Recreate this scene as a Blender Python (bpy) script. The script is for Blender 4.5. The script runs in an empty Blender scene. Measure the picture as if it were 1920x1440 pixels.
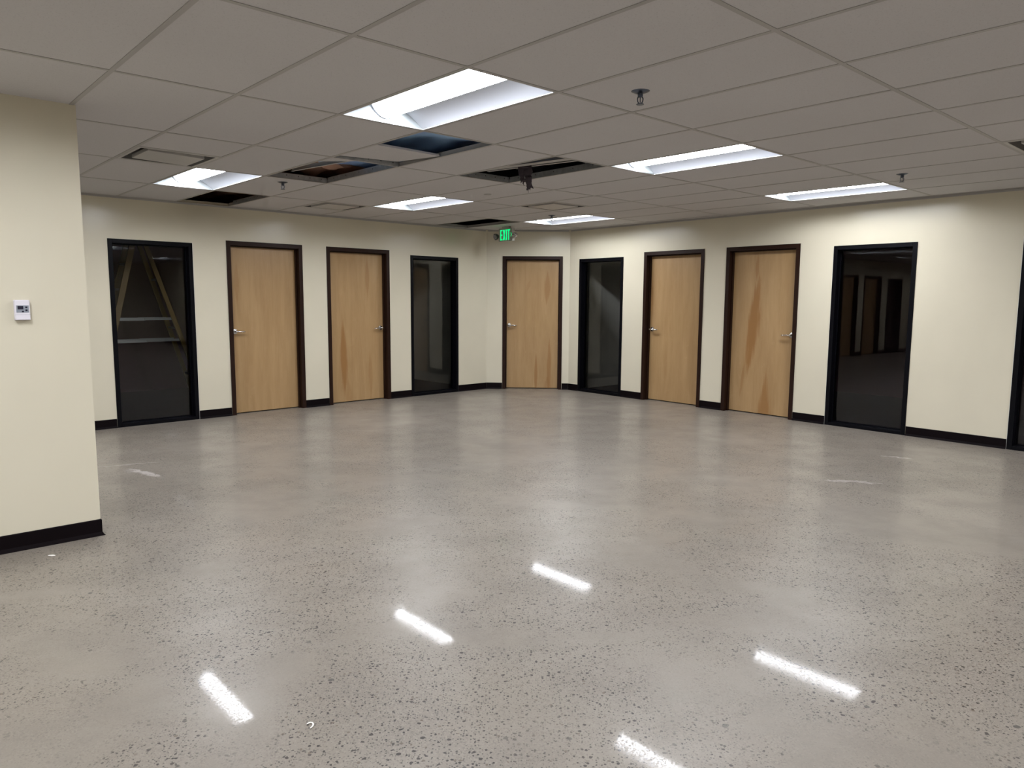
import bpy, bmesh, math, random
from mathutils import Vector, Matrix
S = bpy.context.scene
PI = math.pi

# ------------------------------------------------------------------ camera
EYE = 1.4408                       # eye height above the floor
PITCH, ROLL, FOC = 0.11559, 0.00598, 1369.0 / 1920 * 36.0
cam_d = bpy.data.cameras.new('camera'); cam = bpy.data.objects.new('camera', cam_d)
S.collection.objects.link(cam); S.camera = cam
cp, sp, cr, sr = math.cos(PITCH), math.sin(PITCH), math.cos(ROLL), math.sin(ROLL)
fwd = Vector((0, cp, -sp)); up0 = Vector((0, sp, cp)); rt0 = Vector((1, 0, 0))
rt = cr * rt0 + sr * up0; up = -sr * rt0 + cr * up0
M = Matrix((rt, up, -fwd)).transposed().to_4x4(); M.translation = (0, 0, EYE)
cam.matrix_world = M
cam_d.sensor_fit = 'HORIZONTAL'; cam_d.sensor_width = 36; cam_d.lens = FOC
cam_d.clip_start = 0.05; cam_d.clip_end = 100

# ------------------------------------------------------------------ world and exposure
wd = bpy.data.worlds.new('world'); S.world = wd; wd.use_nodes = True
wd.node_tree.nodes['Background'].inputs[0].default_value = (0.05, 0.055, 0.07, 1)
wd.node_tree.nodes['Background'].inputs[1].default_value = 0.02
S.view_settings.view_transform = 'Standard'; S.view_settings.look = 'None'
S.view_settings.gamma = 1.0; S.view_settings.use_curve_mapping = False
S.view_settings.exposure = 0.0
LAMP, LAMP_LOW = 88.0, 1.7         # lens radiance downwards and at grazing angles (batwing cut-off)
LAMP_COL = (0.955, 0.98, 1.03)

# ------------------------------------------------------------------ layout
GA = 0.736184                      # direction of the ceiling grid
GO = Vector((-0.66797, 3.17064))   # a grid crossing
H = 2.5212                         # ceiling height
GU = Vector((math.cos(GA), math.sin(GA))); GW = Vector((-math.sin(GA), math.cos(GA)))
TU, TV = 0.6096, 1.2192
def G(k, v, z=H):
    p = GO + GU * (k * TU) + GW * (v * TV)
    return Vector((p.x, p.y, z))
def GI(p):
    q = Vector((p[0], p[1])) - GO
    return q.dot(GU) / TU, q.dot(GW) / TV
AL, DL = 0.76092, 8.79266          # left wall: direction, distance
AR, DR = -0.85602, 8.33930         # right wall
AB, DB = GA - PI / 4, 11.71126     # short wall across the corner
WALLS = {'left': (AL, DL), 'right': (AR, DR), 'back': (AB, DB)}
def nt(side):
    a, d = WALLS[side]
    return Vector((math.cos(a), math.sin(a))), Vector((-math.sin(a), math.cos(a))), d
def meet(s1, s2):
    t1, n1, d1 = nt(s1); t2, n2, d2 = nt(s2)
    det = n1.x * n2.y - n1.y * n2.x
    p = Vector(((d1 * n2.y - n1.y * d2) / det, (n1.x * d2 - d1 * n2.x) / det))
    return p
CL = meet('left', 'back'); CR = meet('right', 'back')
sL = CL.dot(nt('left')[0]); sB0 = CL.dot(nt('back')[0]); sB1 = CR.dot(nt('back')[0]); sR = CR.dot(nt('right')[0])
TH = 0.12

# ------------------------------------------------------------------ helpers
class MB:
    def __init__(s): s.v = []; s.f = []
    def add(s, vs, fs):
        n = len(s.v); s.v += [tuple(q) for q in vs]; s.f += [tuple(i + n for i in f) for f in fs]; return s
    def box(s, x0, x1, y0, y1, z0, z1, m=None):
        vs = [Vector((x, y, z)) for x in (x0, x1) for y in (y0, y1) for z in (z0, z1)]
        if m is not None: vs = [m @ q for q in vs]
        return s.add(vs, [(0, 1, 3, 2), (4, 6, 7, 5), (0, 4, 5, 1), (2, 3, 7, 6), (0, 2, 6, 4), (1, 5, 7, 3)])
    def prism(s, poly, a0, a1, f, m=None):          # f(u, w, a) -> point
        n = len(poly)
        vs = [Vector(f(u, w, a)) for a in (a0, a1) for u, w in poly]
        if m is not None: vs = [m @ q for q in vs]
        return s.add(vs, [tuple(range(n)), tuple(range(2 * n - 1, n - 1, -1))] + [(i, (i + 1) % n, n + (i + 1) % n, n + i) for i in range(n)])
    def lathe(s, prof, n=24, m=None):               # profile of (r, z)
        vs = []
        for r, z in prof:
            for i in range(n):
                a = 2 * PI * i / n; vs.append(Vector((r * math.cos(a), r * math.sin(a), z)))
        if m is not None: vs = [m @ q for q in vs]
        fs = []
        for j in range(len(prof) - 1):
            for i in range(n):
                fs.append((j * n + i, j * n + (i + 1) % n, (j + 1) * n + (i + 1) % n, (j + 1) * n + i))
        fs.append(tuple(range(n - 1, -1, -1))); k = (len(prof) - 1) * n; fs.append(tuple(range(k, k + n)))
        return s.add(vs, fs)
    def tube(s, pts, rad, n=8, flat=1.0):
        pts = [Vector(p) for p in pts]; rr = rad if isinstance(rad, (list, tuple)) else [rad] * len(pts)
        vs = []; prev = None
        for i, p in enumerate(pts):
            d = (pts[min(i + 1, len(pts) - 1)] - pts[max(i - 1, 0)]).normalized()
            ref = prev if prev is not None else (Vector((1, 0, 0)) if abs(d.x) < .8 else Vector((0, 1, 0)))
            a = (ref - d * ref.dot(d)).normalized(); prev = a; b = d.cross(a)
            for j in range(n):
                t = 2 * PI * j / n; vs.append(p + (a * math.cos(t) + b * math.sin(t) * flat) * rr[i])
        fs = []
        for i in range(len(pts) - 1):
            for j in range(n): fs.append((i * n + j, i * n + (j + 1) % n, (i + 1) * n + (j + 1) % n, (i + 1) * n + j))
        fs.append(tuple(range(n - 1, -1, -1))); k = (len(pts) - 1) * n; fs.append(tuple(range(k, k + n)))
        return s.add(vs, fs)
    def build(s, name, mat, parent=None, bevel=0, smooth=False, seg=2):
        me = bpy.data.meshes.new(name); me.from_pydata(s.v, [], s.f); me.update()
        bm = bmesh.new(); bm.from_mesh(me); bmesh.ops.recalc_face_normals(bm, faces=bm.faces)
        bm.to_mesh(me); bm.free()
        o = bpy.data.objects.new(name, me); S.collection.objects.link(o)
        if mat: me.materials.append(mat)
        if parent: o.parent = parent
        if bevel:
            b = o.modifiers.new('edge', 'BEVEL'); b.width = bevel; b.segments = seg; b.limit_method = 'ANGLE'; b.angle_limit = .6
        if smooth:
            for p in me.polygons: p.use_smooth = True
            if not bevel:
                e = o.modifiers.new('split', 'EDGE_SPLIT'); e.split_angle = math.radians(40)
        return o
def empty(name, loc=(0, 0, 0), rz=0):
    o = bpy.data.objects.new(name, None); S.collection.objects.link(o)
    o.location = loc; o.rotation_euler = (0, 0, rz); o.empty_display_size = .1
    return o
def tag(o, label, cat=None, group=None, kind=None):
    o['label'] = label
    if cat: o['category'] = cat
    if group: o['group'] = group
    if kind: o['kind'] = kind
    return o
def place(o, side, s=0, y=0, z=0):
    t, n, d = nt(side); p = t * s + n * (d + y)
    o.location = (p.x, p.y, z); o.rotation_euler = (0, 0, WALLS[side][0]); return o
def copy_tree(o, parent=None):
    c = o.copy(); S.collection.objects.link(c)
    if parent: c.parent = parent
    for ch in list(o.children): copy_tree(ch, c)
    return c

# ------------------------------------------------------------------ materials
def mat(name, col, rough=.5, metal=0, spec=.5, **kw):
    m = bpy.data.materials.new(name); m.use_nodes = True; nt_ = m.node_tree
    b = nt_.nodes['Principled BSDF']
    b.inputs['Base Color'].default_value = (*col, 1); b.inputs['Roughness'].default_value = rough
    b.inputs['Metallic'].default_value = metal; b.inputs['Specular IOR Level'].default_value = spec
    for k, v in kw.items(): b.inputs[k.replace('_', ' ')].default_value = v
    return m
class N:                                            # tiny node-graph helper
    def __init__(s, m): s.t = m.node_tree; s.b = s.t.nodes['Principled BSDF']
    def new(s, ty, **kw):
        n = s.t.nodes.new(ty)
        for k, v in kw.items(): setattr(n, k, v)
        return n
    def set(s, sock, v):
        if isinstance(v, bpy.types.NodeSocket): s.t.links.new(v, sock)
        else: sock.default_value = v
    def math(s, op, a, b=0.0, c=None, clamp=False):
        n = s.new('ShaderNodeMath', operation=op, use_clamp=clamp); s.set(n.inputs[0], a); s.set(n.inputs[1], b)
        if c is not None: s.set(n.inputs[2], c)
        return n.outputs[0]
    def mix(s, f, a, b, mode='MIX'):
        n = s.new('ShaderNodeMix', data_type='RGBA', blend_type=mode); s.set(n.inputs[0], f)
        for i, q in ((6, a), (7, b)): s.set(n.inputs[i], (*q, 1) if isinstance(q, tuple) and len(q) == 3 else q)
        return n.outputs[2]
    def coord(s, out='Object', scale=(1, 1, 1), loc=(0, 0, 0)):
        tc = s.new('ShaderNodeTexCoord'); mp = s.new('ShaderNodeMapping')
        mp.inputs['Scale'].default_value = scale; mp.inputs['Location'].default_value = loc
        s.t.links.new(tc.outputs[out], mp.inputs[0]); return mp.outputs[0]
    def noise(s, vec, scale, detail=4, rough=.55, dist=0):
        n = s.new('ShaderNodeTexNoise'); s.set(n.inputs['Vector'], vec); n.inputs['Scale'].default_value = scale
        n.inputs['Detail'].default_value = detail; n.inputs['Roughness'].default_value = rough; n.inputs['Distortion'].default_value = dist
        return n.outputs['Fac']
    def ramp(s, f, lo, hi, a=0.0, b=1.0, smooth=True):
        n = s.new('ShaderNodeMapRange', interpolation_type='SMOOTHSTEP' if smooth else 'LINEAR')
        s.set(n.inputs[0], f); n.inputs[1].default_value = lo; n.inputs[2].default_value = hi
        n.inputs[3].default_value = a; n.inputs[4].default_value = b; return n.outputs[0]
    def bump(s, h, strength=.1, dist=.01):
        n = s.new('ShaderNodeBump'); n.inputs['Strength'].default_value = strength; n.inputs['Distance'].default_value = dist
        s.set(n.inputs['Height'], h); s.t.links.new(n.outputs[0], s.b.inputs['Normal'])
def paint(name, col, rough, var=.04, bump=.05, sc=90, spec=.5):
    m = mat(name, col, rough, spec=spec); n = N(m); c = n.coord()
    f = n.noise(c, 1.3, 3)
    n.set(n.b.inputs['Base Color'], n.mix(n.ramp(f, .3, .7), tuple(q * (1 - var) for q in col), tuple(min(1, q * (1 + var)) for q in col)))
    n.bump(n.noise(c, sc, 2), bump, .002)
    return m

WALL = paint('cream_wall_paint', (0.66, 0.612, 0.482), .22, .02, .035, 140)
OFFW = paint('office_wall_paint', (0.80, 0.78, 0.70), .6, .02, .1, 120)
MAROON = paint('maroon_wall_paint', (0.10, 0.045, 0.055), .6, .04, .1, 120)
TRIMW = paint('white_trim_paint', (0.55, 0.53, 0.50), .5)
BASE = paint('dark_vinyl_base', (0.005, 0.003, 0.0038), .5, .1, .03, spec=.06)
BROWN = paint('dark_brown_frame_paint', (0.019, 0.0075, 0.0045), .42, .12, .05, 60, spec=.16)
BLACK = paint('black_window_frame_paint', (0.002, 0.002, 0.0035), .42, .1, .04, 60, spec=.10)
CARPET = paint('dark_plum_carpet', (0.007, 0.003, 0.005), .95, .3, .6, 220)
SEAL = paint('white_sealant', (0.7, 0.7, 0.68), .6)
CHROME = mat('satin_chrome', (0.62, 0.60, 0.57), .24, 1.0)
STEEL = mat('sprinkler_metal', (0.12, 0.14, 0.18), .3, 1.0)
TEE = paint('ceiling_tee_paint', (0.41, 0.395, 0.38), .5, .03, .02)
WHITEP = paint('white_reflector_paint', (0.60, 0.63, 0.70), .38, .01, .01)
CAPW = paint('white_end_cap_paint', (0.50, 0.55, 0.57), .5, .01, .01)
TROFW = paint('white_trim_metal', (0.82, 0.84, 0.86), .4, .01, .01)
DIFF = paint('diffuser_white_metal', (0.50, 0.485, 0.465), .45, .03, .02)
DIFFD = paint('diffuser_throat_grey', (0.06, 0.058, 0.055), .6, .05, .02)
PLAST = paint('white_plastic', (0.74, 0.71, 0.76), .45, .02, .02)
GREYP = paint('grey_plastic', (0.25, 0.27, 0.31), .45, .02, .02)
DARKP = paint('dark_display', (0.02, 0.018, 0.035), .25, .02, .01)
GALV = mat('galvanised_metal', (0.42, 0.44, 0.46), .42, .75)
_n = N(GALV); _n.set(_n.b.inputs['Base Color'], _n.mix(_n.noise(_n.coord(), 26, 3), (0.28, 0.29, 0.30), (0.58, 0.60, 0.62)))
DECK = paint('roof_deck', (0.10, 0.13, 0.22), .6, .3, .3, 6)
HAZE = paint('blue_flare_haze', (0.34, 0.54, 1.0), .4, .35, 1.0, 5)  # blue of the lens-flare haze, painted as a sheet colour
JOIST = paint('dark_steel_joist', (0.06, 0.055, 0.06), .6, .2)
INSUL = paint('brown_faced_insulation', (0.50, 0.29, 0.21), .85, .5, 1.0, 12)
CLOTH = paint('dark_torn_insulation', (0.045, 0.035, 0.042), .95, .4, .8, 60)
YELL = paint('yellow_fibreglass', (0.13, 0.075, 0.010), .45, .1)
ALU = mat('ladder_aluminium', (0.24, 0.245, 0.25), .5, .8)
CHIPM = paint('white_flake', (0.8, 0.78, 0.74), .6)
def tile_mat():
    m = mat('ceiling_tile', (0.413, 0.400, 0.399), .9, spec=.2); n = N(m); c = n.coord('Object')
    f = n.noise(c, 55, 5, .7); g = n.noise(c, .55, 2)
    pit = n.ramp(n.noise(c, 130, 2, .5), .60, .70)
    a = n.mix(n.ramp(g, .3, .7), (0.578, 0.562, 0.563), (0.610, 0.595, 0.597))
    a = n.mix(n.math('MULTIPLY', n.ramp(f, .3, .75), .25), a, (0.660, 0.645, 0.649))
    a = n.mix(n.math('MULTIPLY', pit, .30), a, (0.297, 0.284, 0.286))
    n.set(n.b.inputs['Base Color'], a); n.bump(f, .15, .002); return m
TILE = tile_mat()
def emis(name, col, st):
    m = mat(name, (0, 0, 0), .4); b = m.node_tree.nodes['Principled BSDF']
    b.inputs['Emission Color'].default_value = (*col, 1); b.inputs['Emission Strength'].default_value = st; return m
LENS = emis('lit_lens', LAMP_COL, LAMP)
_n = N(LENS); _g = _n.new('ShaderNodeNewGeometry'); _x = _n.new('ShaderNodeSeparateXYZ'); _n.t.links.new(_g.outputs['Incoming'], _x.inputs[0])
_o = _n.new('ShaderNodeTexCoord'); _y = _n.new('ShaderNodeSeparateXYZ'); _n.t.links.new(_o.outputs['Object'], _y.inputs[0])
_q = _n.math('SUBTRACT', 1.0, _n.math('MULTIPLY', _n.math('POWER', _n.math('ABSOLUTE', _n.math('DIVIDE', _y.outputs[0], .1)), 1.3), .9), clamp=True)   # LED row glows along the middle of the lens
_q = _n.math('ADD', _n.math('MULTIPLY', _q, .92), .08)
_n.set(_n.b.inputs['Emission Strength'], _n.math('MAXIMUM', LAMP_LOW, _n.math('MULTIPLY', _q, _n.ramp(_n.math('MULTIPLY', _x.outputs[2], -1.0), 0.02, .30, LAMP_LOW, LAMP))))
GREEN = emis('lit_green_letters', (0.0, 0.80, 0.22), 1.25)
def glass_mat():
    m = bpy.data.materials.new('tinted_glass'); m.use_nodes = True; t = m.node_tree; t.nodes.clear()
    o = t.nodes.new('ShaderNodeOutputMaterial'); mx = t.nodes.new('ShaderNodeMixShader'); tr = t.nodes.new('ShaderNodeBsdfTransparent')
    gl = t.nodes.new('ShaderNodeBsdfGlossy'); fr = t.nodes.new('ShaderNodeFresnel')
    tr.inputs[0].default_value = (0.88, 0.89, 0.89, 1); gl.inputs['Roughness'].default_value = .012; fr.inputs[0].default_value = 1.5
    gl.inputs[0].default_value = (1, 1, 1, 1)
    t.links.new(fr.outputs[0], mx.inputs[0]); t.links.new(tr.outputs[0], mx.inputs[1]); t.links.new(gl.outputs[0], mx.inputs[2]); t.links.new(mx.outputs[0], o.inputs[0])
    return m
GLASS = glass_mat()
def wood_mat(name, streaks, seed):
    m = mat(name, (0.370, 0.231, 0.106), .36, spec=.4); n = N(m)
    c = n.coord('Object', (1, 1, .09), (seed * 3.1, 0, seed * 1.7)); big = n.coord('Object', (1, 1, .22), (seed * 5.3, 0, seed))
    fine = n.noise(c, 70, 5, .6); mid = n.noise(c, 13, 4, .55, .6); bl = n.noise(big, 5, 3, .5, .5)
    fl = n.noise(n.coord('Object', (1, 1, .5), (seed, 0, 0)), 18, 4, .6, 1.0)
    a = n.mix(n.ramp(mid, .25, .75), (0.356, 0.219, 0.099), (0.421, 0.271, 0.129))
    a = n.mix(n.math('MULTIPLY', n.ramp(bl, .35, .75), .45), a, (0.323, 0.190, 0.081))
    a = n.mix(n.math('MULTIPLY', n.ramp(fine, .3, .8), .22), a, (0.462, 0.314, 0.167))
    a = n.mix(n.math('MULTIPLY', n.ramp(fl, .55, .8), .22), a, (0.498, 0.333, 0.175))
    tc = n.new('ShaderNodeTexCoord'); sx = n.new('ShaderNodeSeparateXYZ'); n.t.links.new(tc.outputs['Object'], sx.inputs[0])
    X, Z = sx.outputs[0], sx.outputs[2]
    jag = n.noise(n.coord('Object', (1, 1, .07), (seed, 0, 0)), 38, 4, .7)
    jag = n.math('MULTIPLY', n.math('SUBTRACT', jag, .5), 1.1)
    for (s0, z0, w, h, lean, st) in streaks:
        dz = n.math('SUBTRACT', Z, z0)
        dx = n.math('SUBTRACT', n.math('SUBTRACT', X, s0), n.math('MULTIPLY', dz, lean))
        q = n.math('ADD', n.math('ABSOLUTE', n.math('DIVIDE', dx, w)), n.math('POWER', n.math('ABSOLUTE', n.math('DIVIDE', dz, h)), 1.6))
        q = n.math('ADD', n.math('SUBTRACT', 1.0, q), jag)
        a = n.mix(n.math('MULTIPLY', n.ramp(q, .0, .55), st), a, (0.285, 0.140, 0.045))
    n.set(n.b.inputs['Base Color'], a); n.bump(fine, .04, .001); return m
def floor_mat():
    m = mat('polished_concrete', (0.276, 0.252, 0.216), .3, spec=.35); n = N(m)
    c = n.coord('Object')
    big = n.noise(c, .6, 4, .6, .2); mid = n.noise(c, 2.2, 4, .58, .15); sm = n.noise(c, 11, 4, .6)
    tr = n.noise(n.coord('Object', (1, 2.4, 1)), 1.4, 4, .6, .2)
    a = n.mix(n.ramp(big, .3, .72), (0.223, 0.194, 0.162), (0.264, 0.232, 0.195))
    a = n.mix(n.math('MULTIPLY', n.ramp(mid, .36, .72), .62), a, (0.191, 0.168, 0.141))
    a = n.mix(n.math('MULTIPLY', n.ramp(tr, .45, .8), .45), a, (0.274, 0.245, 0.211))
    a = n.mix(n.math('MULTIPLY', n.ramp(sm, .45, .8), .22), a, (0.171, 0.148, 0.127))
    # where the grinder opened the aggregate
    tc = n.new('ShaderNodeTexCoord'); sx = n.new('ShaderNodeSeparateXYZ'); n.t.links.new(tc.outputs['Object'], sx.inputs[0])
    expo = n.ramp(n.noise(c, .8, 4, .62, .7), .33, .58, .26, 1.0)
    # sand: fine light and dark grains
    v1 = n.new('ShaderNodeTexVoronoi'); n.set(v1.inputs['Vector'], c); v1.inputs['Scale'].default_value = 210
    s1 = n.new('ShaderNodeSeparateColor'); n.t.links.new(v1.outputs['Color'], s1.inputs[0])
    a = n.mix(n.math('MULTIPLY', n.ramp(s1.outputs[0], .80, .86), n.math('MULTIPLY', expo, .42)), a, (0.103, 0.089, 0.072))
    a = n.mix(n.math('MULTIPLY', n.ramp(s1.outputs[1], .82, .86), n.math('MULTIPLY', expo, .40)), a, (0.321, 0.282, 0.235))
    # stones of three sizes
    for sc, th, rad, st, colr in ((120, .66, .40, .85, (0.041, 0.036, 0.031)), (75, .78, .36, .95, (0.026, 0.021, 0.019)), (46, .86, .32, .95, (0.032, 0.025, 0.022)), (60, .90, .34, .6, (0.087, 0.054, 0.037)), (24, .955, .26, .8, (0.055, 0.050, 0.048))):
        v = n.new('ShaderNodeTexVoronoi'); w = n.coord('Object', (1, 1, 1), (sc * .37, sc * .11, 0))
        dn = n.new('ShaderNodeTexNoise'); n.set(dn.inputs['Vector'], w); dn.inputs['Scale'].default_value = sc * 1.2; dn.inputs['Detail'].default_value = 2
        vm = n.new('ShaderNodeVectorMath', operation='MULTIPLY_ADD'); n.t.links.new(dn.outputs['Color'], vm.inputs[0])
        vm.inputs[1].default_value = (.5 / sc,) * 3; n.t.links.new(w, vm.inputs[2])
        n.t.links.new(vm.outputs[0], v.inputs['Vector']); v.inputs['Scale'].default_value = sc
        s2 = n.new('ShaderNodeSeparateColor'); n.t.links.new(v.outputs['Color'], s2.inputs[0])
        pick = n.math('GREATER_THAN', s2.outputs[0], th)
        rv = n.math('MULTIPLY', n.math('ADD', n.math('MULTIPLY', s2.outputs[1], .7), .45), rad)
        inside = n.math('GREATER_THAN', rv, v.outputs['Distance'])
        a = n.mix(n.math('MULTIPLY', n.math('MULTIPLY', pick, inside), n.math('MULTIPLY', n.ramp(expo, .35, .9), st)), a, colr)
    # pale scuffs left by moving furniture
    wob = n.noise(c, 6, 4, .7, 1.5)
    for (px, py, ax, l, w_, st) in ((-3.03, 5.90, -.6, .30, .045, .5), (3.58, 6.68, -.45, .16, .035, .55), (2.74, 5.75, -.2, .30, .05, .32), (-3.3, 6.2, .5, .35, .03, .22)):
        ca, sa = math.cos(ax), math.sin(ax)
        dx = n.math('SUBTRACT', sx.outputs[0], px); dy = n.math('SUBTRACT', sx.outputs[1], py)
        u = n.math('DIVIDE', n.math('ADD', n.math('MULTIPLY', dx, ca), n.math('MULTIPLY', dy, sa)), l)
        v_ = n.math('DIVIDE', n.math('SUBTRACT', n.math('MULTIPLY', dy, ca), n.math('MULTIPLY', dx, sa)), w_)
        v_ = n.math('ADD', v_, n.math('MULTIPLY', n.math('SUBTRACT', wob, .5), 5.0))
        q = n.math('SUBTRACT', 1.0, n.math('ADD', n.math('POWER', n.math('ABSOLUTE', u), 2.0), n.math('ABSOLUTE', v_)))
        a = n.mix(n.math('MULTIPLY', n.ramp(q, .0, .6), st), a, (0.662, 0.610, 0.588))
    n.set(n.b.inputs['Base Color'], a)
    n.set(n.b.inputs['Roughness'], n.ramp(mid, .3, .75, .34, .44))
    n.b.inputs['Coat Weight'].default_value = .16; n.b.inputs['Coat IOR'].default_value = 1.5
    n.set(n.b.inputs['Coat Roughness'], n.ramp(n.noise(c, 1.7, 4, .6, .5), .3, .75, .035, .07))
    n.set(n.b.inputs['Coat Weight'], n.ramp(n.math('ADD', n.math('MULTIPLY', s1.outputs[2], .6), n.math('MULTIPLY', n.noise(c, 60, 3, .6), .5)), .2, .75, .03, .20))
    n.bump(n.math('ADD', n.noise(c, 2.6, 2, .5), n.math('MULTIPLY', n.noise(c, 160, 2, .5), .008)), .04, .02)
    return m
FLOOR = floor_mat()

# ------------------------------------------------------------------ shell
K0, K1, V0, V1 = -14, 17, -8, 9
def gridbox(mb, k0, k1, v0, v1, z0, z1):
    vs = [G(k, v, z) for k in (k0, k1) for v in (v0, v1) for z in (z0, z1)]
    return mb.add(vs, [(0, 1, 3, 2), (4, 6, 7, 5), (0, 4, 5, 1), (2, 3, 7, 6), (0, 2, 6, 4), (1, 5, 7, 3)])
o = gridbox(MB(), K0 - .3, K1 + .3, V0 - .2, V1 + .2, -.15, 0).build('floor', FLOOR)
tag(o, 'polished grey concrete floor with exposed speckled aggregate', 'floor', kind='structure')

def wall(name, side, s0, s1, opens, label, m=None, y0=0, y1=TH, top=H + .03):
    mb = MB(); cur = s0
    for a, b, zt in sorted(opens):
        mb.box(cur, a, y0, y1, 0, top); mb.box(a, b, y0, y1, zt, top); cur = b
    mb.box(cur, s1, y0, y1, 0, top)
    o = place(mb.build(name, m or WALL), side)
    tag(o, label, 'wall', kind='structure'); return o
DZ, WZ = 2.1185, 2.067
OP_L = [('w', -6.30, -5.41), ('w', -4.85, -3.96), ('d', -3.60, -2.62), ('d', -2.30, -1.31), ('w', -.99, -.10), ('w', .40, 1.29), ('w', 2.341, 3.233), ('d', 3.630, 4.616), ('d', 4.965, 5.953), ('w', 6.321, 7.214)]
OP_B = [('d', -.736, .218)]
OP_R = [('w', -8.017, -7.127), ('d', -6.740, -5.733), ('d', -5.398, -4.400), ('w', -3.996, -3.101), ('w', -2.155, -1.262), ('d', -.878, .129), ('d', .464, 1.462), ('w', 1.866, 2.761)]
def zt(t): return DZ if t == 'd' else WZ
dl = TH * math.tan((AL - AB) / 2); dr = TH * math.tan((AB - AR) / 2)
wall('wall_left', 'left', -8.0, sL, [(a, b, zt(t)) for t, a, b in OP_L], 'long cream wall with two wood doors and two dark glass sidelights, beyond the near projecting wall')
wall('wall_back', 'back', sB0, sB1, [(a, b, zt(t)) for t, a, b in OP_B], 'short cream wall across the far corner with one wood door')
wall('wall_right', 'right', sR, 6.5, [(a, b, zt(t)) for t, a, b in OP_R], 'long cream wall with two wood doors and wide bare stretch')
# projecting wall at the near left
PK, PV = -.965, 1.70
t_, n_, d_ = nt('left')
def leftv(k):   # grid v where the left wall face lies at column k
    p0 = GO + GU * (k * TU)
    return (d_ - n_.dot(p0)) / n_.dot(GW) / TV
mb = MB(); gridbox(mb, K0 + .02, PK, PV, PV + TH / TV, 0, H + .03)
tag(mb.build('wall_partition', WALL), 'near cream projecting wall with square end, carrying the thermostat', 'wall', kind='structure')
mb = MB(); gridbox(mb, K0 - .2, K0, V0, V1, 0, 3.6); tag(mb.build('wall_rear', WALL), 'cream wall closing the room behind the camera', 'wall', kind='structure')
mb = MB(); gridbox(mb, K0, K1, V0 - .1, V0, 0, 3.6); tag(mb.build('wall_side', WALL), 'cream end wall of the room, outside the view', 'wall', kind='structure')
mb = MB(); gridbox(mb, K1, K1 + .2, V0, V1, 0, 3.6); gridbox(mb, K0, K1, V1, V1 + .1, 0, 3.6); tag(mb.build('wall_outer', OFFW), 'building outer wall behind the offices', 'wall', kind='structure')

# offices behind
DEP = 3.2
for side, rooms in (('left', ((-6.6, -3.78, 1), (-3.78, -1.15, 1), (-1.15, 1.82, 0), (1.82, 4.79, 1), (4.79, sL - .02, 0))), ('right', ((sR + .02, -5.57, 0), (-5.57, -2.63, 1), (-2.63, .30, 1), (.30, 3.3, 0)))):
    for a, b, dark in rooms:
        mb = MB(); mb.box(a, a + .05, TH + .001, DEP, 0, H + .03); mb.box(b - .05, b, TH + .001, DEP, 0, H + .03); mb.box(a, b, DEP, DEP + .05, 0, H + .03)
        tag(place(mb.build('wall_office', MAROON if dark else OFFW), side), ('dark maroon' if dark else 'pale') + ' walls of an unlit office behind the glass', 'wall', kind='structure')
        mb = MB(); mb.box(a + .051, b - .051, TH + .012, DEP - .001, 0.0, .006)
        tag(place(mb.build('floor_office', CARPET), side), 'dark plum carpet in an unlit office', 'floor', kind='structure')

# baseboards: vinyl cove, 10 cm
def bb_poly(): return [(0, 0), (0, .100), (-.0035, .100), (-.006, .094), (-.006, .022), (-.012, .006), (-.020, 0)]
def baseboard(name, side, spans, label):
    mb = MB()
    for a, b in spans:
        if b - a > .01: mb.prism(bb_poly(), a, b, lambda u, w, s: (s, u, w))
    tag(place(mb.build(name, BASE), side), label, 'baseboard', kind='structure')
def gaps(s0, s1, ops):
    r = []; cur = s0
    for t, a, b in ops: r.append((cur, a - .004)); cur = b + .004
    r.append((cur, s1)); return r
baseboard('baseboard_left', 'left', gaps(-7.9, sL - .003, OP_L), 'black vinyl baseboard along the wall beyond the near partition')
baseboard('baseboard_back', 'back', gaps(sB0 + .003, sB1 - .003, OP_B), 'black vinyl baseboard either side of the corner door')
baseboard('baseboard_right', 'right', gaps(sR + .003, 6.4, OP_R), 'black vinyl baseboard along the long doored wall with bare stretch')
mb = MB()
def gp(k, v): q = G(k, v, 0); return Vector((q.x, q.y))
pa = gp(K0 + .1, PV); pb = gp(PK, PV); pc = gp(PK, PV + TH / TV)
for (p, q, e0, e1, nn) in ((pa, pb, 0, 1, -GW), (pb, pc, 1, 0, GU)):
    dd = (q - p).normalized(); vs = []
    for end, base, m_ in ((0, p, -e0), (1, q, e1)):
        for u, w in bb_poly():
            pt = base + nn * (-u) + dd * (m_ * -u)
            vs.append((pt.x, pt.y, w))
    n_p = len(bb_poly()); mb.add(vs, [tuple(range(n_p)), tuple(range(2 * n_p - 1, n_p - 1, -1))] + [(i, (i + 1) % n_p, n_p + (i + 1) % n_p, n_p + i) for i in range(n_p)])
tag(mb.build('baseboard_partition', BASE), 'black vinyl baseboard wrapping the near projecting wall', 'baseboard', kind='structure')
# wall angle at the ceiling
for i, (side, a, b) in enumerate((('left', -7.9, sL - .02), ('back', sB0 + .02, sB1 - .02), ('right', sR + .02, 6.4))):
    mb = MB(); mb.box(a, b, -.020, 0, H - .001, H + .001); mb.box(a, b, -.0015, 0, H - .02, H - .001)
    tag(place(mb.build('trim_%d' % (i + 1), TEE), side), 'thin pale metal angle where the %s wall meets the ceiling' % {'left': 'long two-sidelight', 'back': 'short corner', 'right': 'long bare-ended'}[side], 'ceiling trim', kind='structure')

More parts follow.
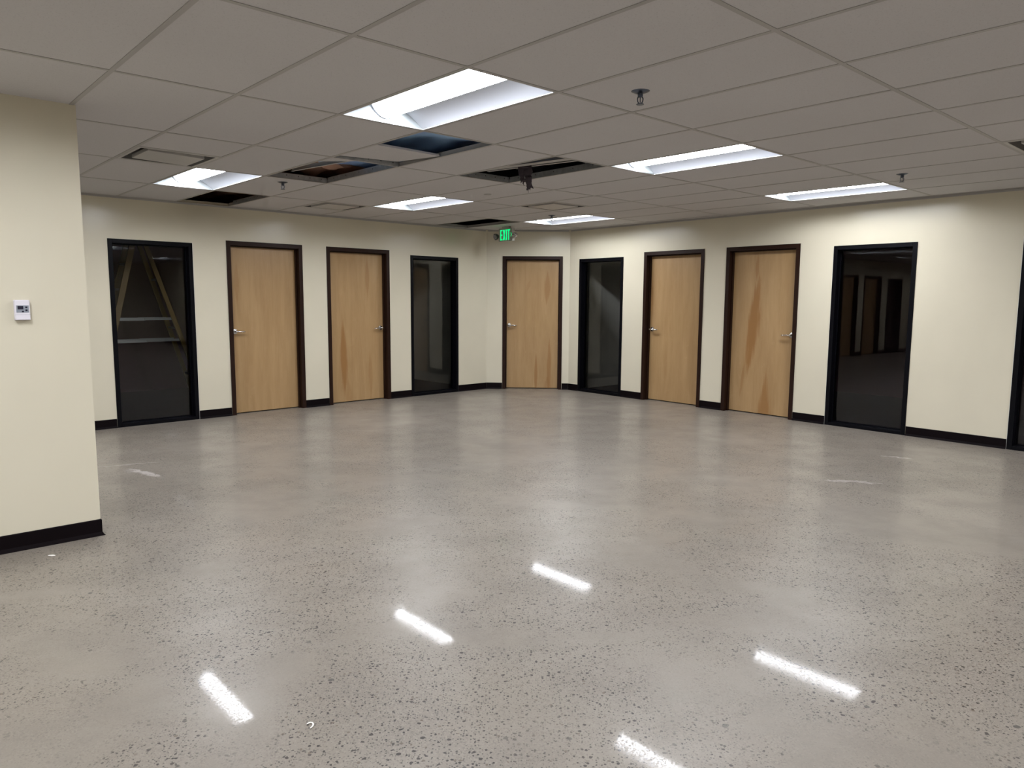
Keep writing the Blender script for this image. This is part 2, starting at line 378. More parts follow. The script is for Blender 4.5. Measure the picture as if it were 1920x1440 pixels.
# ------------------------------------------------------------------ ceiling
LIGHTS = [(1, 0), (5, 0), (9, 0), (1, 3), (5, 3), (9, 3)]
LIGHTS_OFF = [(k, v) for v in (-3, -6) for k in (-11, -7, -3, 1, 5, 9)] + [(k, v) for v in (0, 3) for k in (-11, -7, -3)]
HOLES = [(2, 2), (4, 1), (2, 4), (8, 4)]
HALF = {(0, 2): 1, (7, 2): 1, (7, -2): 1, (4, 4): 0, (2, 1): 0}      # which half (0 near v, 1 far v) is not a plain tile
skip = set(LIGHTS) | set(LIGHTS_OFF) | set(HOLES)
e_k, e_v = .003 / TU, .003 / TV
mb = MB()
for k in range(K0, K1):
    for v in range(V0, V1):
        if (k, v) in skip: continue
        if (k, v) in HALF:
            if (k, v) == (2, 1): continue
            h0 = HALF[(k, v)]; a = v + (.5 if h0 == 0 else 0); b = a + .5
        else: a, b = v, v + 1
        gridbox(mb, k + e_k, k + 1 - e_k, a + e_v, b - e_v, H + .0025, H + .018)
ceil = tag(mb.build('ceiling', TILE), 'suspended ceiling of large pale acoustic tiles with five gaps', 'ceiling', kind='structure')
mb = MB(); hk, hv = .012 / TU, .012 / TV; wk, wv = .001 / TU, .001 / TV
for v in range(V0, V1 + 1):
    gridbox(mb, K0, K1, v - hv, v + hv, H, H + .002); gridbox(mb, K0, K1, v - wv, v + wv, H + .002, H + .036)
for k in range(K0, K1 + 1):
    for v in range(V0, V1):
        gridbox(mb, k - hk, k + hk, v + hv, v + 1 - hv, H, H + .002); gridbox(mb, k - wk, k + wk, v + hv, v + 1 - hv, H + .002, H + .036)
for (k, v) in HALF:
    if (k, v) != (2, 1): gridbox(mb, k + hk, k + 1 - hk, v + .5 - hv, v + .5 + hv, H, H + .002)
mb.build('ceiling_grid', TEE, ceil)

# above the ceiling
mb = MB(); gridbox(mb, K0, K1, V0, V1, 3.45, 3.6); tag(mb.build('roof_deck', DECK), 'dark roof underside seen through the ceiling gaps', 'roof', kind='structure')
mb = MB()
for v in (-1.3, .7, 1.75, 2.75, 4.4, 6.2):
    gridbox(mb, K0, K1, v - .03, v + .03, 3.10, 3.14); gridbox(mb, K0, K1, v - .03, v + .03, 3.40, 3.449); gridbox(mb, K0, K1, v - .004, v + .004, 3.14, 3.40)
tag(mb.build('beam_roof', JOIST), 'dark steel roof joists above the ceiling', 'beam', kind='structure')
random.seed(4)
def batt(name, k0, k1, v0, v1, z, label, m_=INSUL, amp=.08, th=.12):
    nu, nv = 22, 22; vs = []; fs = []
    ph = [random.uniform(0, 6) for _ in range(6)]
    for L in (0, 1):
        for i in range(nu + 1):
            for j in range(nv + 1):
                k = k0 + (k1 - k0) * i / nu; v = v0 + (v1 - v0) * j / nv
                zz = z + amp * (math.sin(i * .9 + ph[0] + .8 * math.sin(j * .5)) * .4 + math.sin(j * 1.1 + ph[1] + math.sin(i * .7)) * .4 + random.uniform(-.15, .15)) + L * th
                vs.append(G(k, v, zz))
    n1 = (nu + 1) * (nv + 1)
    for i in range(nu):
        for j in range(nv):
            a = i * (nv + 1) + j; fs += [(a, a + 1, a + nv + 2, a + nv + 1), (n1 + a, n1 + a + nv + 1, n1 + a + nv + 2, n1 + a + 1)]
    for i in range(nu):
        a = i * (nv + 1); b = a + nv + 1; fs += [(a, b, n1 + b, n1 + a)]; a += nv; b += nv; fs += [(a, n1 + a, n1 + b, b)]
    for j in range(nv):
        a = j; fs += [(a, n1 + a, n1 + a + 1, a + 1)]; a += nu * (nv + 1); fs += [(a, a + 1, n1 + a + 1, n1 + a)]
    return tag(MB().add(vs, fs).build(name, m_, smooth=True), label, 'insulation')
batt('haze_sheet', 2.1, 4.2, 1.02, 2.62, H + .11, 'added blue sheet standing in for lens-flare haze in the gap behind the largest ceiling light', HAZE, .035, .012)  # added sheet, its blue imitates flare haze in the gap
batt('insulation_batt', 2.2, 4.2, 2.66, 4.3, H + .14, 'crumpled brown insulation batt seen through the gap between the near left ceiling lights')
batt('insulation_batt', 2.4, 4.4, 4.7, 6.0, H + .22, 'brown insulation batt above the ceiling gap against the long wall')

# duct over the middle gap
mb = MB(); gridbox(mb, 4.85, 7.5, 1.72, 1.96, 2.66, 2.90)
for k in (5.1, 6.1, 7.1): gridbox(mb, k, k + .05, 1.71, 1.97, 2.65, 2.91)
tag(mb.build('air_duct', GALV, bevel=.004), 'galvanised rectangular duct above the middle ceiling gap', 'duct')

# ------------------------------------------------------------------ troffers
def troffer():
    r = empty('ceiling_light', G(1.5, .5), GA)
    hx, hy = TU / 2 - .0125, TV / 2 - .0125; rx, ry = hx - .006, hy - .006; D = .092; lx = .098
    mb = MB()
    for a, b, c_, d in ((-hx, hx, -hy, -ry), (-hx, hx, ry, hy), (-hx, -rx, -ry, ry), (rx, hx, -ry, ry)): mb.box(a, b, c_, d, .001, .006)
    mb.build('trim_frame', TROFW, r)
    mb = MB()                                        # housing above
    mb.box(-hx, hx, -hy, hy, D + .012, D + .03)
    for a, b, c_, d in ((-hx, hx, -hy, -hy + .003), (-hx, hx, hy - .003, hy), (-hx, -hx + .003, -hy, hy), (hx - .003, hx, -hy, hy)): mb.box(a, b, c_, d, .0062, D + .012)
    mb.build('housing', GALV, r)
    n = 14
    prof = [(-rx + (rx - lx) * i / n, .004 + (D - .004) * math.sin(PI / 2 * i / n)) for i in range(n + 1)]
    for sg in (1, -1):
        vs = []; fs = []
        for x, z in prof:
            for y in (-ry, ry):
                vs.append((sg * x, y, z))
        for x, z in prof:
            for y in (-ry, ry): vs.append((sg * x, y, z + .002))
        m2 = 2 * (n + 1)
        for i in range(n):
            a = 2 * i; fs += [(a, a + 1, a + 3, a + 2), (m2 + a, m2 + a + 2, m2 + a + 3, m2 + a + 1)]
        MB().add(vs, fs).build('reflector_wing', WHITEP, r, smooth=True)
    full = prof + [(-x, z) for x, z in reversed(prof)]
    full = [(-rx, .0021)] + full + [(rx, .0021)]
    for sg in (1, -1):
        mb = MB(); mb.prism([(x, z) for x, z in full], sg * ry, sg * (ry + .003), lambda u, w, a: (u, a, w)); mb.build('end_cap', CAPW, r)
    m_ = 12; lp = [(-lx + 2 * lx * i / m_, D - .002 - .064 * math.sin(PI * i / m_) ** .8) for i in range(m_ + 1)]
    mb = MB(); mb.prism(lp + [(lx, D + .004), (-lx, D + .004)], -ry + .014, ry - .014, lambda u, w, a: (u, a, w))
    mb.build('lens', LENS, r, smooth=True)
    mb = MB()
    for sg in (1, -1):
        MB().prism([(x, z - .002) for x, z in lp] + [(lx, D + .004), (-lx, D + .004)], sg * (ry - .001), sg * (ry - .0135), lambda u, w, a: (u, a, w)).build('lens_end', WHITEP, r)
    return r
first = troffer()
LL = {(1, 0): 'large recessed ceiling light nearest the viewer, beside the blue-hazed gap',
      (1, 3): 'recessed ceiling light over the end of the long wall by the near projecting wall',
      (5, 0): 'recessed ceiling light next to the gap where dark insulation hangs, on its open side',
      (9, 0): 'recessed ceiling light farthest along the long bare-ended wall',
      (5, 3): 'recessed ceiling light in the middle of the left rows, above the second sidelight',
      (9, 3): 'recessed ceiling light in the far corner, just past the exit sign'}
for i, kv in enumerate(LIGHTS + LIGHTS_OFF):
    r = first if i == 0 else copy_tree(first)
    r.location = G(kv[0] + .5, kv[1] + .5); r.rotation_euler = (0, 0, GA)
    tag(r, LL.get(kv, 'recessed white ceiling light in the part of the room outside the photograph'), 'ceiling light', 'recessed ceiling lights')

# ------------------------------------------------------------------ diffusers
def diffuser(k, v, label, tilt=(0, 0)):
    r = empty('air_diffuser', G(k + .5, v + .25), GA); h = TU / 2 - .0125
    mb = MB()
    for a, b, c_, d in ((-h, h, -h, -h + .022), (-h, h, h - .022, h), (-h, -h + .022, -h + .022, h - .022), (h - .022, h, -h + .022, h - .022)): mb.box(a, b, c_, d, -.001, .004)
    mb.build('rim', DIFF, r)
    mb = MB(); q = h - .022; w = .16                 # flared throat
    for s1 in range(4):
        m_ = Matrix.Rotation(s1 * PI / 2, 4, 'Z')
        mb.add([m_ @ Vector(p) for p in ((-q, -q, .002), (q, -q, .002), (w, -w, .095), (-w, -w, .095))] + [m_ @ Vector(p) for p in ((-q, -q, .004), (q, -q, .004), (w, -w, .097), (-w, -w, .097))], [(0, 1, 2, 3), (7, 6, 5, 4), (0, 4, 5, 1), (1, 5, 6, 2), (2, 6, 7, 3), (3, 7, 4, 0)])
    mb.box(-w, w, -w, w, .095, .10); mb.build('throat', DIFFD, r)
    m_ = Matrix.Rotation(tilt[0], 4, 'X') @ Matrix.Rotation(tilt[1], 4, 'Y'); p = .205
    mb = MB(); mb.box(-p, p, -p, p, -.006, .004, m_); mb.box(-p, p, -p, -p + .004, .004, .02, m_); mb.box(-p, p, p - .004, p, .004, .02, m_); mb.box(-p, -p + .004, -p, p, .004, .02, m_); mb.box(p - .004, p, -p, p, .004, .02, m_)
    mb.build('plaque', DIFF, r)
    for sx in (-1, 1):
        for sy in (-1, 1): MB().box(sx * .13 - .004, sx * .13 + .004, sy * .13 - .004, sy * .13 + .004, .003, .096).build('hanger', DIFFD, r)
    tag(r, label, 'air diffuser', 'square ceiling air diffusers'); return r
diffuser(0, 2.5, 'square air diffuser nearest the projecting wall, in front of the left ceiling light', (0, .03))
diffuser(7, 2.5, 'square air diffuser in front of the ceiling light by the exit sign')
diffuser(7, -1.5, 'square air diffuser cut off at the photo edge above the bare wall stretch')
diffuser(4, 4.0, 'faint square air diffuser near the long wall, beside the light over the second door')

# ------------------------------------------------------------------ sprinklers
def sprinkler(k, v, label, f):
    if f is not None: r = copy_tree(f); r.location = G(k, v, H + .004)
    else:
        r = empty('fire_sprinkler', G(k, v, H + .004), 0)
        MB().lathe([(.005, .003), (.047, .003), (.050, 0), (.047, -.003), (.030, -.010), (.016, -.013), (.005, -.012)], 28).build('escutcheon', STEEL, r, smooth=True)
        MB().lathe([(.013, -.010), (.014, -.026), (.010, -.030), (.010, -.033)], 16).build('body', STEEL, r, smooth=True)
        mb = MB()
        for sg in (1, -1): mb.tube([(sg * .009, 0, -.028), (sg * .015, 0, -.040), (sg * .013, 0, -.054), (sg * .004, 0, -.066)], [.0035, .0032, .003, .003], 8)
        mb.tube([(0, 0, -.030), (0, 0, -.060)], [.0028, .0022], 8); mb.build('yoke_arms', STEEL, r, smooth=True)
        MB().lathe([(.003, -.064), (.019, -.066), (.021, -.068), (.019, -.070), (.003, -.0705)], 20).build('deflector', STEEL, r, smooth=True)
    tag(r, label, 'sprinkler', 'fire sprinkler heads'); return r
sp0 = sprinkler(2.49, -.25, 'chrome fire sprinkler head, the largest and nearest one', None)
sprinkler(2.45, 3.19, 'small fire sprinkler head between the two left ceiling gaps', sp0)
sprinkler(8.43, -.23, 'small fire sprinkler head above the light along the bare-ended wall', sp0)
sprinkler(8.55, 3.29, 'tiny fire sprinkler head just in front of the far corner ceiling light', sp0)
mb = MB(); mb.lathe([(.002, .001), (.040, .001), (.042, -.003), (.036, -.007), (.002, -.008)], 28)
o = mb.build('sprinkler_cover', TEE, smooth=True); o.location = G(5.55, 2.57, H + .004)
tag(o, 'flat round concealed sprinkler cover past the hanging insulation', 'sprinkler cover')

# ------------------------------------------------------------------ displaced tiles and metal in the gaps
def slab(name, cs, th, m_, label, cat, group=None):
    vs = [Vector(c) for c in cs] + [Vector(c) + Vector((0, 0, th)) for c in cs]
    n = len(cs)
    o = MB().add(vs, [tuple(range(n)), tuple(range(2 * n - 1, n - 1, -1))] + [(i, (i + 1) % n, n + (i + 1) % n, n + i) for i in range(n)]).build(name, m_)
    return tag(o, label, cat, group)
slab('ceiling_tile', [G(2.02, 1.50, H + .006), G(2.98, 1.52, H + .006), G(2.93, 1.955, H + .030), G(2.02, 1.945, H + .007)], .015, TILE, 'half ceiling tile lifted at one corner between the blue-hazed gap and the brown gap', 'ceiling tile', 'shifted ceiling tiles')
slab('ceiling_tile', [G(2.02, 2.012, H + .012), G(2.97, 2.012, H + .052), G(2.72, 2.09, H + .040), G(2.02, 2.25, H + .010)], .015, TILE, 'broken wedge of ceiling tile along the near edge of the brown gap', 'ceiling tile', 'shifted ceiling tiles')
def channel(name, a, b, w, hgt, label, m_=GALV, holes=0):
    a = Vector(a); b = Vector(b); d = (b - a).normalized(); s = d.cross(Vector((0, 0, 1))).normalized(); u = s.cross(d)
    m4 = Matrix((d, s, u)).transposed().to_4x4(); m4.translation = a; L = (b - a).length
    mb = MB(); mb.box(0, L, -w / 2, w / 2, 0, .0015, m4); mb.box(0, L, -.0008, .0008, .0015, hgt, m4); mb.box(0, L, -.003, .003, hgt, hgt + .005, m4)
    r = tag(mb.build(name, m_), label, 'ceiling tee')
    if holes:
        hb = MB()
        for i in range(holes):
            x = L * (i + .5) / holes; m5 = m4 @ Matrix.Translation((x, -.0012, hgt * .55)) @ Matrix.Rotation(PI / 2, 4, 'X')
            hb.lathe([(.004, -.001), (.004, .001)], 10, m5)
        hb.build('slot', JOIST, r)
    return r
channel('loose_tee', G(3.93, 1.985, H + .006), G(4.33, 1.02, H + .010), .075, .03, 'loose bare metal ceiling tee lying askew across the gap with the hanging insulation', TEE, 0)
channel('loose_tee', G(4.42, 1.90, H + .05), G(4.72, 1.03, H + .04), .03, .03, 'thin pale ceiling tee deeper inside the gap with the hanging insulation', TEE)
channel('loose_tee', G(2.62, 2.06, H + .055), G(2.28, 2.85, H + .04), .024, .03, 'thin pale ceiling tee crossing the brown gap', TEE)
# galvanised angle strips framing the brown gap
def plate(name, k0, v0, k1, v1, z0, z1, label):
    a = G(k0, v0, 0); b = G(k1, v1, 0); d = (b - a).normalized(); s = Vector((-d.y, d.x, 0)) * .001
    vs = [a - s, b - s, b + s, a + s]; vs = [Vector((q.x, q.y, z0)) for q in vs] + [Vector((q.x, q.y, z1)) for q in vs]
    o = MB().add(vs, [(0, 3, 2, 1), (4, 5, 6, 7), (0, 1, 5, 4), (1, 2, 6, 5), (2, 3, 7, 6), (3, 0, 4, 7)]).build(name, GALV)
    L = (b - a).length; hb = MB()
    for i in range(5):
        c = a + d * (L * (i + .5) / 5); m5 = Matrix.Translation((c.x, c.y, z0 + .6 * (z1 - z0))) @ Matrix.Rotation(math.atan2(d.y, d.x), 4, 'Z') @ Matrix.Rotation(PI / 2, 4, 'X')
        hb.lathe([(.005, -.002), (.005, .002)], 10, m5)
    hb.build('punched_hole', JOIST, o); return tag(o, label, 'metal strip', 'punched metal strips around the ceiling gaps')
plate('metal_strip', 2.98, 2.03, 2.98, 2.97, H + .003, H + .050, 'punched galvanised strip along the far side of the brown gap')
plate('metal_strip', 2.03, 2.975, 2.97, 2.975, H + .003, H + .045, 'punched galvanised strip at the sidelight end of the brown gap')
plate('metal_strip', 2.03, 1.972, 2.97, 1.972, H - .006, H + .040, 'punched galvanised strip between the lifted half tile and the brown gap')
plate('metal_strip', 4.98, 1.03, 4.98, 1.97, H + .003, H + .050, 'punched galvanised strip on the far side of the gap with the hanging insulation')
plate('metal_strip', 4.03, 1.975, 4.97, 1.975, H + .003, H + .050, 'punched galvanised strip on the left end of the gap with the hanging insulation')
plate('metal_strip', 2.98, 4.03, 2.98, 4.85, H + .003, H + .050, 'punched galvanised strip in the gap against the long wall')

# hanging torn insulation
random.seed(11)
def rag():
    mb = MB()
    def strand(p0, p1, r0, r1, n=9, wob=.006, flat=.6, sag=(0, 0)):
        pts = []; rr = []
        for i in range(n + 1):
            t = i / n; q = Vector(p0).lerp(Vector(p1), t) + Vector((sag[0] * math.sin(PI * t) + random.uniform(-wob, wob), sag[1] * math.sin(PI * t) + random.uniform(-wob, wob), 0))
            pts.append(q); rr.append((r0 + (r1 - r0) * t) * random.uniform(.85, 1.15))
        mb.tube(pts, rr, 10, flat)
    strand((-.005, 0, .62), (-.005, 0, .02), .050, .056, 14, .006, .7)
    strand((.020, .01, .40), (.024, 0, -.02), .034, .036, 9)
    strand((-.035, -.01, .30), (-.030, 0, -.03), .030, .028, 8)
    strand((-.030, 0, .03), (-.022, 0, -.085), .030, .016, 7)
    for a, b in (((-.030, 0, -.07), (-.034, 0, -.112)), ((-.020, 0, -.07), (-.010, .004, -.128)), ((-.016, 0, -.06), (-.004, -.004, -.098))): strand(a, b, .011, .003, 5, .003)
    strand((.020, 0, .02), (.034, 0, -.125), .038, .021, 9)
    for a, b in (((.024, 0, -.11), (.012, 0, -.165)), ((.030, 0, -.11), (.026, .006, -.185)), ((.036, 0, -.11), (.044, 0, -.168)), ((.044, 0, -.10), (.062, 0, -.140)), ((.050, 0, -.128), (.074, .003, -.150))): strand(a, b, .012, .003, 6, .003)
    o = mb.build('hanging_insulation', CLOTH)
    rm = o.modifiers.new('join', 'REMESH'); rm.mode = 'VOXEL'; rm.voxel_size = .004; rm.use_smooth_shade = True
    o.location = G(4.42, 1.5, H); return tag(o, 'dark torn insulation hanging in two ragged tails from the middle ceiling gap', 'insulation')
rag()

# ------------------------------------------------------------------ doors
def lever(parent, x, z, y, direction):
    """chrome lever set; direction +1 = lever points to +x"""
    mb = MB(); R = Matrix.Translation((x, y, z)) @ Matrix.Rotation(PI / 2, 4, 'X')
    mb.lathe([(.004, 0), (.033, 0), (.034, .004), (.031, .009), (.016, .011), (.012, .013), (.011, .045), (.013, .050), (.013, .062), (.009, .066), (.002, .066)], 24, R)
    d = direction
    mb.tube([(x, y - .055, z), (x + d * .02, y - .057, z), (x + d * .05, y - .056, z - .001), (x + d * .085, y - .052, z - .003), (x + d * .108, y - .046, z - .004), (x + d * .116, y - .038, z - .004)], [.013, .013, .012, .0115, .0105, .009], 12, .75)
    h = mb.build('lever_handle', CHROME, parent, smooth=True)
    return h
HND = {('left', 0): -1, ('left', 1): 1, ('back', 0): -1, ('right', 1): -1, ('right', 2): 1}
STREAK = {0: [(.4, .6, .05, .5, 0, .3)], 1: [(.10, 1.62, .045, .30, 0, .35), (.07, .9, .03, .7, 0, .12)],
          2: [(.235, .62, .065, .64, -.02, .9), (.63, 1.72, .045, .34, 0, .5), (.66, .35, .05, .42, 0, .35), (.30, .08, .07, .30, 0, .3)],
          3: [(.66, 1.62, .07, .30, .02, .55), (.49, .20, .035, .42, 0, .75), (.70, .35, .045, .58, 0, .65), (.68, .05, .07, .18, 0, .4), (.36, 1.66, .04, .12, .3, .25), (.10, 1.75, .03, .25, 0, .25)],
          4: [(.035, 1.45, .03, .45, 0, .5), (.30, .8, .06, .8, 0, .15)],
          5: [(.315, 1.12, .11, .80, .09, .95), (.34, 1.85, .035, .22, .02, .6), (.19, .42, .025, .28, .12, .5), (.52, -.02, .12, .62, .0, .8)]}
DLAB = {1: 'maple veneer door in brown frame, next to the largest dark sidelight by the projecting wall',
        2: 'maple veneer door with one orange streak, second along the long wall from the projecting wall',
        3: 'maple veneer door straight ahead in the short corner wall under the exit sign',
        4: 'plain maple veneer door beside the corner sidelight, lever on its hinge-far edge',
        5: 'maple veneer door with a big reddish-brown flame streak'}
def door(side, a, b, hs, dn):
    r = place(empty('door_%d' % dn), side, a); tag(r, DLAB.get(dn, 'plain maple veneer door outside the photograph'), 'door', kind='structure')
    W_ = b - a; F = .050; y0, y1 = -.012, TH + .012
    mb = MB()
    # profiled jambs: face, reveal and stop
    jam = [(0, y0), (F, y0), (F, .050), (F + .014, .050), (F + .014, .088), (F, .088), (F, y1), (0, y1)]
    jam = [(.0005 + u if u == 0 else u, w) for u, w in jam]
    mb.prism(jam, 0, DZ - F, lambda u, w, q: (u, w, q)); mb.prism(jam, 0, DZ - F, lambda u, w, q: (W_ - u, w, q))
    mb.prism(jam, 0.0005, W_ - .0005, lambda u, w, q: (q, w, DZ - u))
    mb.build('door_frame', BROWN, r)
    mb = MB(); mb.box(F + .003, W_ - F - .003, .090, .132, .012, DZ - F - .003)
    leaf = mb.build('door_leaf', wood_mat('maple_veneer_%d' % dn, [(s0 + F, z0, w, h, l, st) for s0, z0, w, h, l, st in STREAK.get(dn, STREAK[0])], dn * 2.3), r, bevel=.0015, seg=1)
    x = F + .055 if hs < 0 else W_ - F - .055
    lever(leaf, x, 1.025, .090, -hs)
    mb = MB()
    for zc in (.25, 1.05, 1.85): mb.tube([(W_ - F - .001 if hs < 0 else F + .001, .1335, zc - .05), (W_ - F - .001 if hs < 0 else F + .001, .1335, zc + .05)], .006, 10)
    mb.build('hinge', BROWN, r)
    return r
# ------------------------------------------------------------------ glazed sidelights
WLAB = {1: 'tall dark glass sidelight nearest the projecting wall, yellow stepladder showing inside',
        2: 'narrow-looking dark glass sidelight just before the short corner wall, reflecting a door',
        3: 'dark glass sidelight right of the corner door, pale office wall showing inside',
        4: 'tall dark glass sidelight beside the flame-streaked door, reflecting a row of doors',
        5: 'dark glass sidelight cut off at the photo edge past the bare wall stretch'}
def window(side, a, b, wn):
    r = place(empty('window_%d' % wn), side, a); tag(r, WLAB.get(wn, 'dark glass sidelight outside the photograph'), 'window', kind='structure')
    W_ = b - a; F = .046; e = .0005; y0, y1 = -.010, TH + .010
    mb = MB(); mb.box(e, F, y0, y1, 0, WZ - e); mb.box(W_ - F, W_ - e, y0, y1, 0, WZ - e); mb.box(F, W_ - F, y0, y1, WZ - F, WZ - e); mb.box(F, W_ - F, y0, y1, 0, .038)
    mb.build('window_frame', BLACK, r, bevel=.002, seg=1)
    mb = MB(); g = .010                               # glazing beads
    for yy in (.070, .094):
        mb.box(F, F + g, yy, yy + .012, .038, WZ - F); mb.box(W_ - F - g, W_ - F, yy, yy + .012, .038, WZ - F)
        mb.box(F + g, W_ - F - g, yy, yy + .012, WZ - F - g, WZ - F); mb.box(F + g, W_ - F - g, yy, yy + .012, .038, .038 + g)
    mb.build('glazing_bead', BLACK, r)
    mb = MB(); x0, x1, z0, z1 = F + .001, W_ - F - .001, .039, WZ - F - .001
    mb.add([(x0, .088, z0), (x1, .088, z0), (x1, .088, z1), (x0, .088, z1)], [(0, 1, 2, 3)])
    mb.build('glass_pane', GLASS, r)
    xs = W_ if side == 'left' else -.0035
    MB().box(xs, xs + .0035, -.004, 0, 0, WZ).build('sealant', SEAL, r)
wid = {2.341: 1, 6.321: 2, -8.017: 3, -3.996: 4, -2.155: 5}; did = {3.630: (1, -1), 4.965: (2, 1), -.736: (3, -1), -6.740: (4, -1), -5.398: (5, 1)}
wx, dx = 5, 5
for side, ops in (('left', OP_L), ('back', OP_B), ('right', OP_R)):
    for t, a, b in ops:
        if t == 'w':
            if a not in wid: wx += 1; wid[a] = wx
            window(side, a, b, wid[a])
        else:
            if a not in did: dx += 1; did[a] = (dx, 1 if dx % 2 else -1)
            door(side, a, b, did[a][1], did[a][0])

# ------------------------------------------------------------------ stepladder inside the first office
def ladder():
    r = place(empty('stepladder'), 'left', 2.90, TH + .80, .006)
    Ht, wb, wt = 2.16, .20, .11
    sf, sb = -.60, .72                                 # foot offsets: climbing side and rear side
    def leg(x0, y0, x1, y1, name, w=.07):
        mb = MB(); a = Vector((x0, y0, 0)); b = Vector((x1, y1, Ht - .05)); d = (b - a)
        hw = w / 2
        mb.add([(a.x - hw, a.y - .014, 0), (a.x + hw, a.y - .014, 0), (a.x + hw, a.y + .014, 0), (a.x - hw, a.y + .014, 0), (b.x - hw, b.y - .014, b.z), (b.x + hw, b.y - .014, b.z), (b.x + hw, b.y + .014, b.z), (b.x - hw, b.y + .014, b.z)],
               [(0, 3, 2, 1), (4, 5, 6, 7), (0, 1, 5, 4), (1, 2, 6, 5), (2, 3, 7, 6), (3, 0, 4, 7)])
        return mb.build(name, YELL, r, bevel=.003)
    for sy in (-1, 1):
        leg(sf, sy * wb, -.06, sy * wt, 'climbing_rail'); leg(sb, sy * wb, .06, sy * wt, 'rear_leg', .055)
        for z in (1.165, .90):
            t = z / (Ht - .05); y = sy * (wb + (wt - wb) * t) - sy * .02; xa = sf + (-.06 - sf) * t; xb = sb + (.06 - sb) * t
            mb = MB(); mid = (xa + xb) / 2
            mb.box(xa, mid, y - .004, y + .004, z - .016, z + .014); mb.box(mid - .01, xb, y - .010, y - .004, z - .012, z + .018); mb.build('spreader', ALU, r)
    for i in range(1, 7):
        z = i * .3048; t = z / (Ht - .05); x = sf + (-.06 - sf) * t; y = wb + (wt - wb) * t - .014
        mb = MB(); mb.box(x - .035, x + .04, -y, y, z - .012, z + .012); mb.build('step', ALU, r, bevel=.002)
    mb = MB(); mb.box(-.13, .13, -.14, .14, Ht - .05, Ht); mb.build('top_cap', YELL, r, bevel=.01)
    mb = MB()
    for z in (.45, 1.05, 1.65):
        t = z / (Ht - .05); x = sb + (.06 - sb) * t; y = wb + (wt - wb) * t; mb.box(x - .012, x + .012, -y, y, z - .012, z + .012)
    mb.build('rear_brace', ALU, r)
    tag(r, 'yellow fibreglass stepladder standing open in the dark office behind the nearest sidelight', 'stepladder')
ladder()

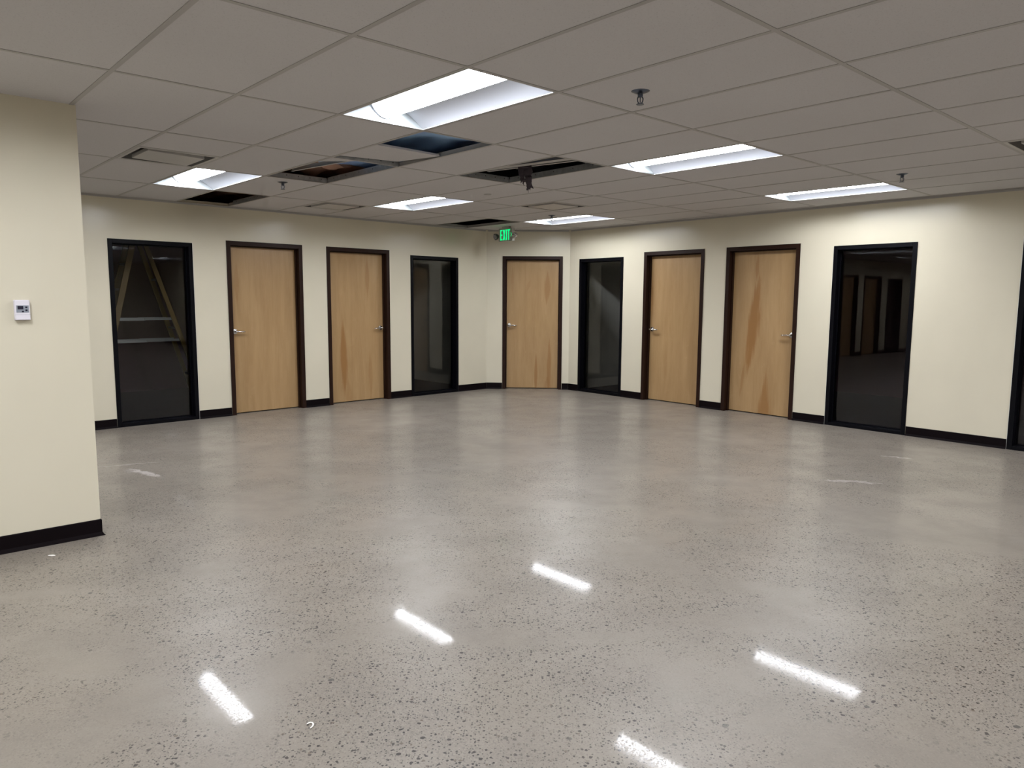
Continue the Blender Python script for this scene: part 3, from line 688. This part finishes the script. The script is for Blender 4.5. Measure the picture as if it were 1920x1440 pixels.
# ------------------------------------------------------------------ exit sign with emergency lamps
def exit_sign():
    P = Vector((-.0941, 11.1488, H)); r = empty('exit_sign', P, AR)     # local x along the sign, -y faces the room
    HSG = paint('sign_housing', (0.42, 0.42, 0.38), .45)
    MB().box(-.075, .075, -.022, .022, -.022, 0).build('canopy', HSG, r, bevel=.003)
    MB().box(-.155, .155, -.024, .024, -.215, -.024).build('housing', HSG, r, bevel=.004)
    # letters from strokes
    z0, z1 = -.200, -.045; w = .020; fy0, fy1 = -.0262, -.0242
    lb = MB()
    x = -.118
    lb.box(x, x + w, fy0, fy1, z0, z1)
    for z in (z0, (z0 + z1) / 2 - w / 2, z1 - w): lb.box(x + w, x + .048, fy0, fy1, z, z + w)
    x = -.058
    for s in (1, -1):
        xa, xb = (x, x + .040) if s == 1 else (x + .040, x)
        lb.prism([(xa, z0), (xa + .022, z0), (xb + .022, z1), (xb, z1)], fy0 - (.0003 if s < 0 else 0), fy1, lambda u, q, a: (u, a, q))
    x = .017; lb.box(x, x + .021, fy0, fy1, z0, z1)
    x = .050; lb.box(x + .017, x + .038, fy0, fy1, z0, z1 - w); lb.box(x, x + .055, fy0, fy1, z1 - w, z1)
    lb.build('letters', GREEN, r)
    cb = MB(); zc = (z0 + z1) / 2
    cb.prism([(.118, zc + .030), (.126, zc + .030), (.146, zc), (.126, zc - .030), (.118, zc - .030), (.136, zc)], fy0, fy1, lambda u, q, a: (u, a, q))
    cb.build('chevron', GREEN, r)
    for s in (-1, 1):
        R = Matrix.Translation((s * .215, -.015, -.135)) @ Matrix.Rotation(PI / 2 + .25, 4, 'X')
        hb = MB(); hb.tube([(s * .154, 0, -.135), (s * .180, 0, -.135)], .014, 12)
        hb.lathe([(.012, -.030), (.030, -.022), (.045, .005), (.047, .030), (.043, .033), (.004, .026)], 24, R)
        h = hb.build('lamp_head', CHROME if s > 0 else DIFFD, r, smooth=True)
        gb = MB()
        for i in range(-2, 3):
            m5 = R @ Matrix.Translation((0, i * .014, .036)); hw = math.sqrt(max(0, .040 ** 2 - (i * .014) ** 2)); gb.box(-hw, hw, -.003, .003, -.002, .002, m5)
        gb.build('louver', TROFW, h)
    tag(r, 'ceiling-hung green lit EXIT sign with two emergency lamp heads, above the corner door', 'exit sign')
exit_sign()

# ------------------------------------------------------------------ thermostat
def thermostat():
    q = G(-1.502, PV, 1.365); r = empty('thermostat', q, GA)           # local +x along the wall, -y into the room
    MB().box(-.037, .037, -.006, 0, -.057, .055).build('back_plate', PLAST, r, bevel=.002)
    MB().box(-.036, .036, -.030, -.006, -.056, .056).build('body', PLAST, r, bevel=.005, seg=3)
    fp = MB().box(-.029, .030, -.0315, -.0295, -.014, .026).build('keypad', GREYP, r, bevel=.0008)
    MB().box(-.023, .004, -.0325, -.0312, .004, .022).build('display', DARKP, fp)
    for x, z in ((.018, .015), (.018, -.001), (.001, -.008)):
        MB().box(x - .005, x + .005, -.0335, -.0314, z - .0045, z + .0045).build('button', DARKP, fp, bevel=.001)
    MB().box(-.036, .036, -.0303, -.0299, -.0262, -.0252).build('seam', GREYP, r)
    tag(r, 'small white wall thermostat with grey keypad on the near projecting wall', 'thermostat')
thermostat()

# ------------------------------------------------------------------ debris on the floor
pts = [(-.014 + .012 * math.cos(a), .018 * math.sin(a), .0035) for a in [i * .35 for i in range(-3, 9)]]
o = MB().tube(pts, [.0012] + [.0028] * 10 + [.001], 8, .6).build('paint_curl', CHIPM, smooth=True); o.location = (-.665, 2.3217, 0)
tag(o, 'tiny white curl of debris on the concrete between the two nearest floor reflections', 'debris')
o = MB().add([(-.02, 0, .0005), (.0, -.006, .0005), (.022, .002, .0005), (.004, .008, .0005), (-.018, .003, .003), (.0, -.003, .004), (.018, .004, .003), (.003, .008, .004)], [(0, 3, 2, 1), (4, 5, 6, 7), (0, 1, 5, 4), (1, 2, 6, 5), (2, 3, 7, 6), (3, 0, 4, 7)]).build('paint_flake', CHIPM); o.location = (-2.571, 3.945, 0)
tag(o, 'thin white paint flake on the floor at the foot of the projecting wall', 'debris')
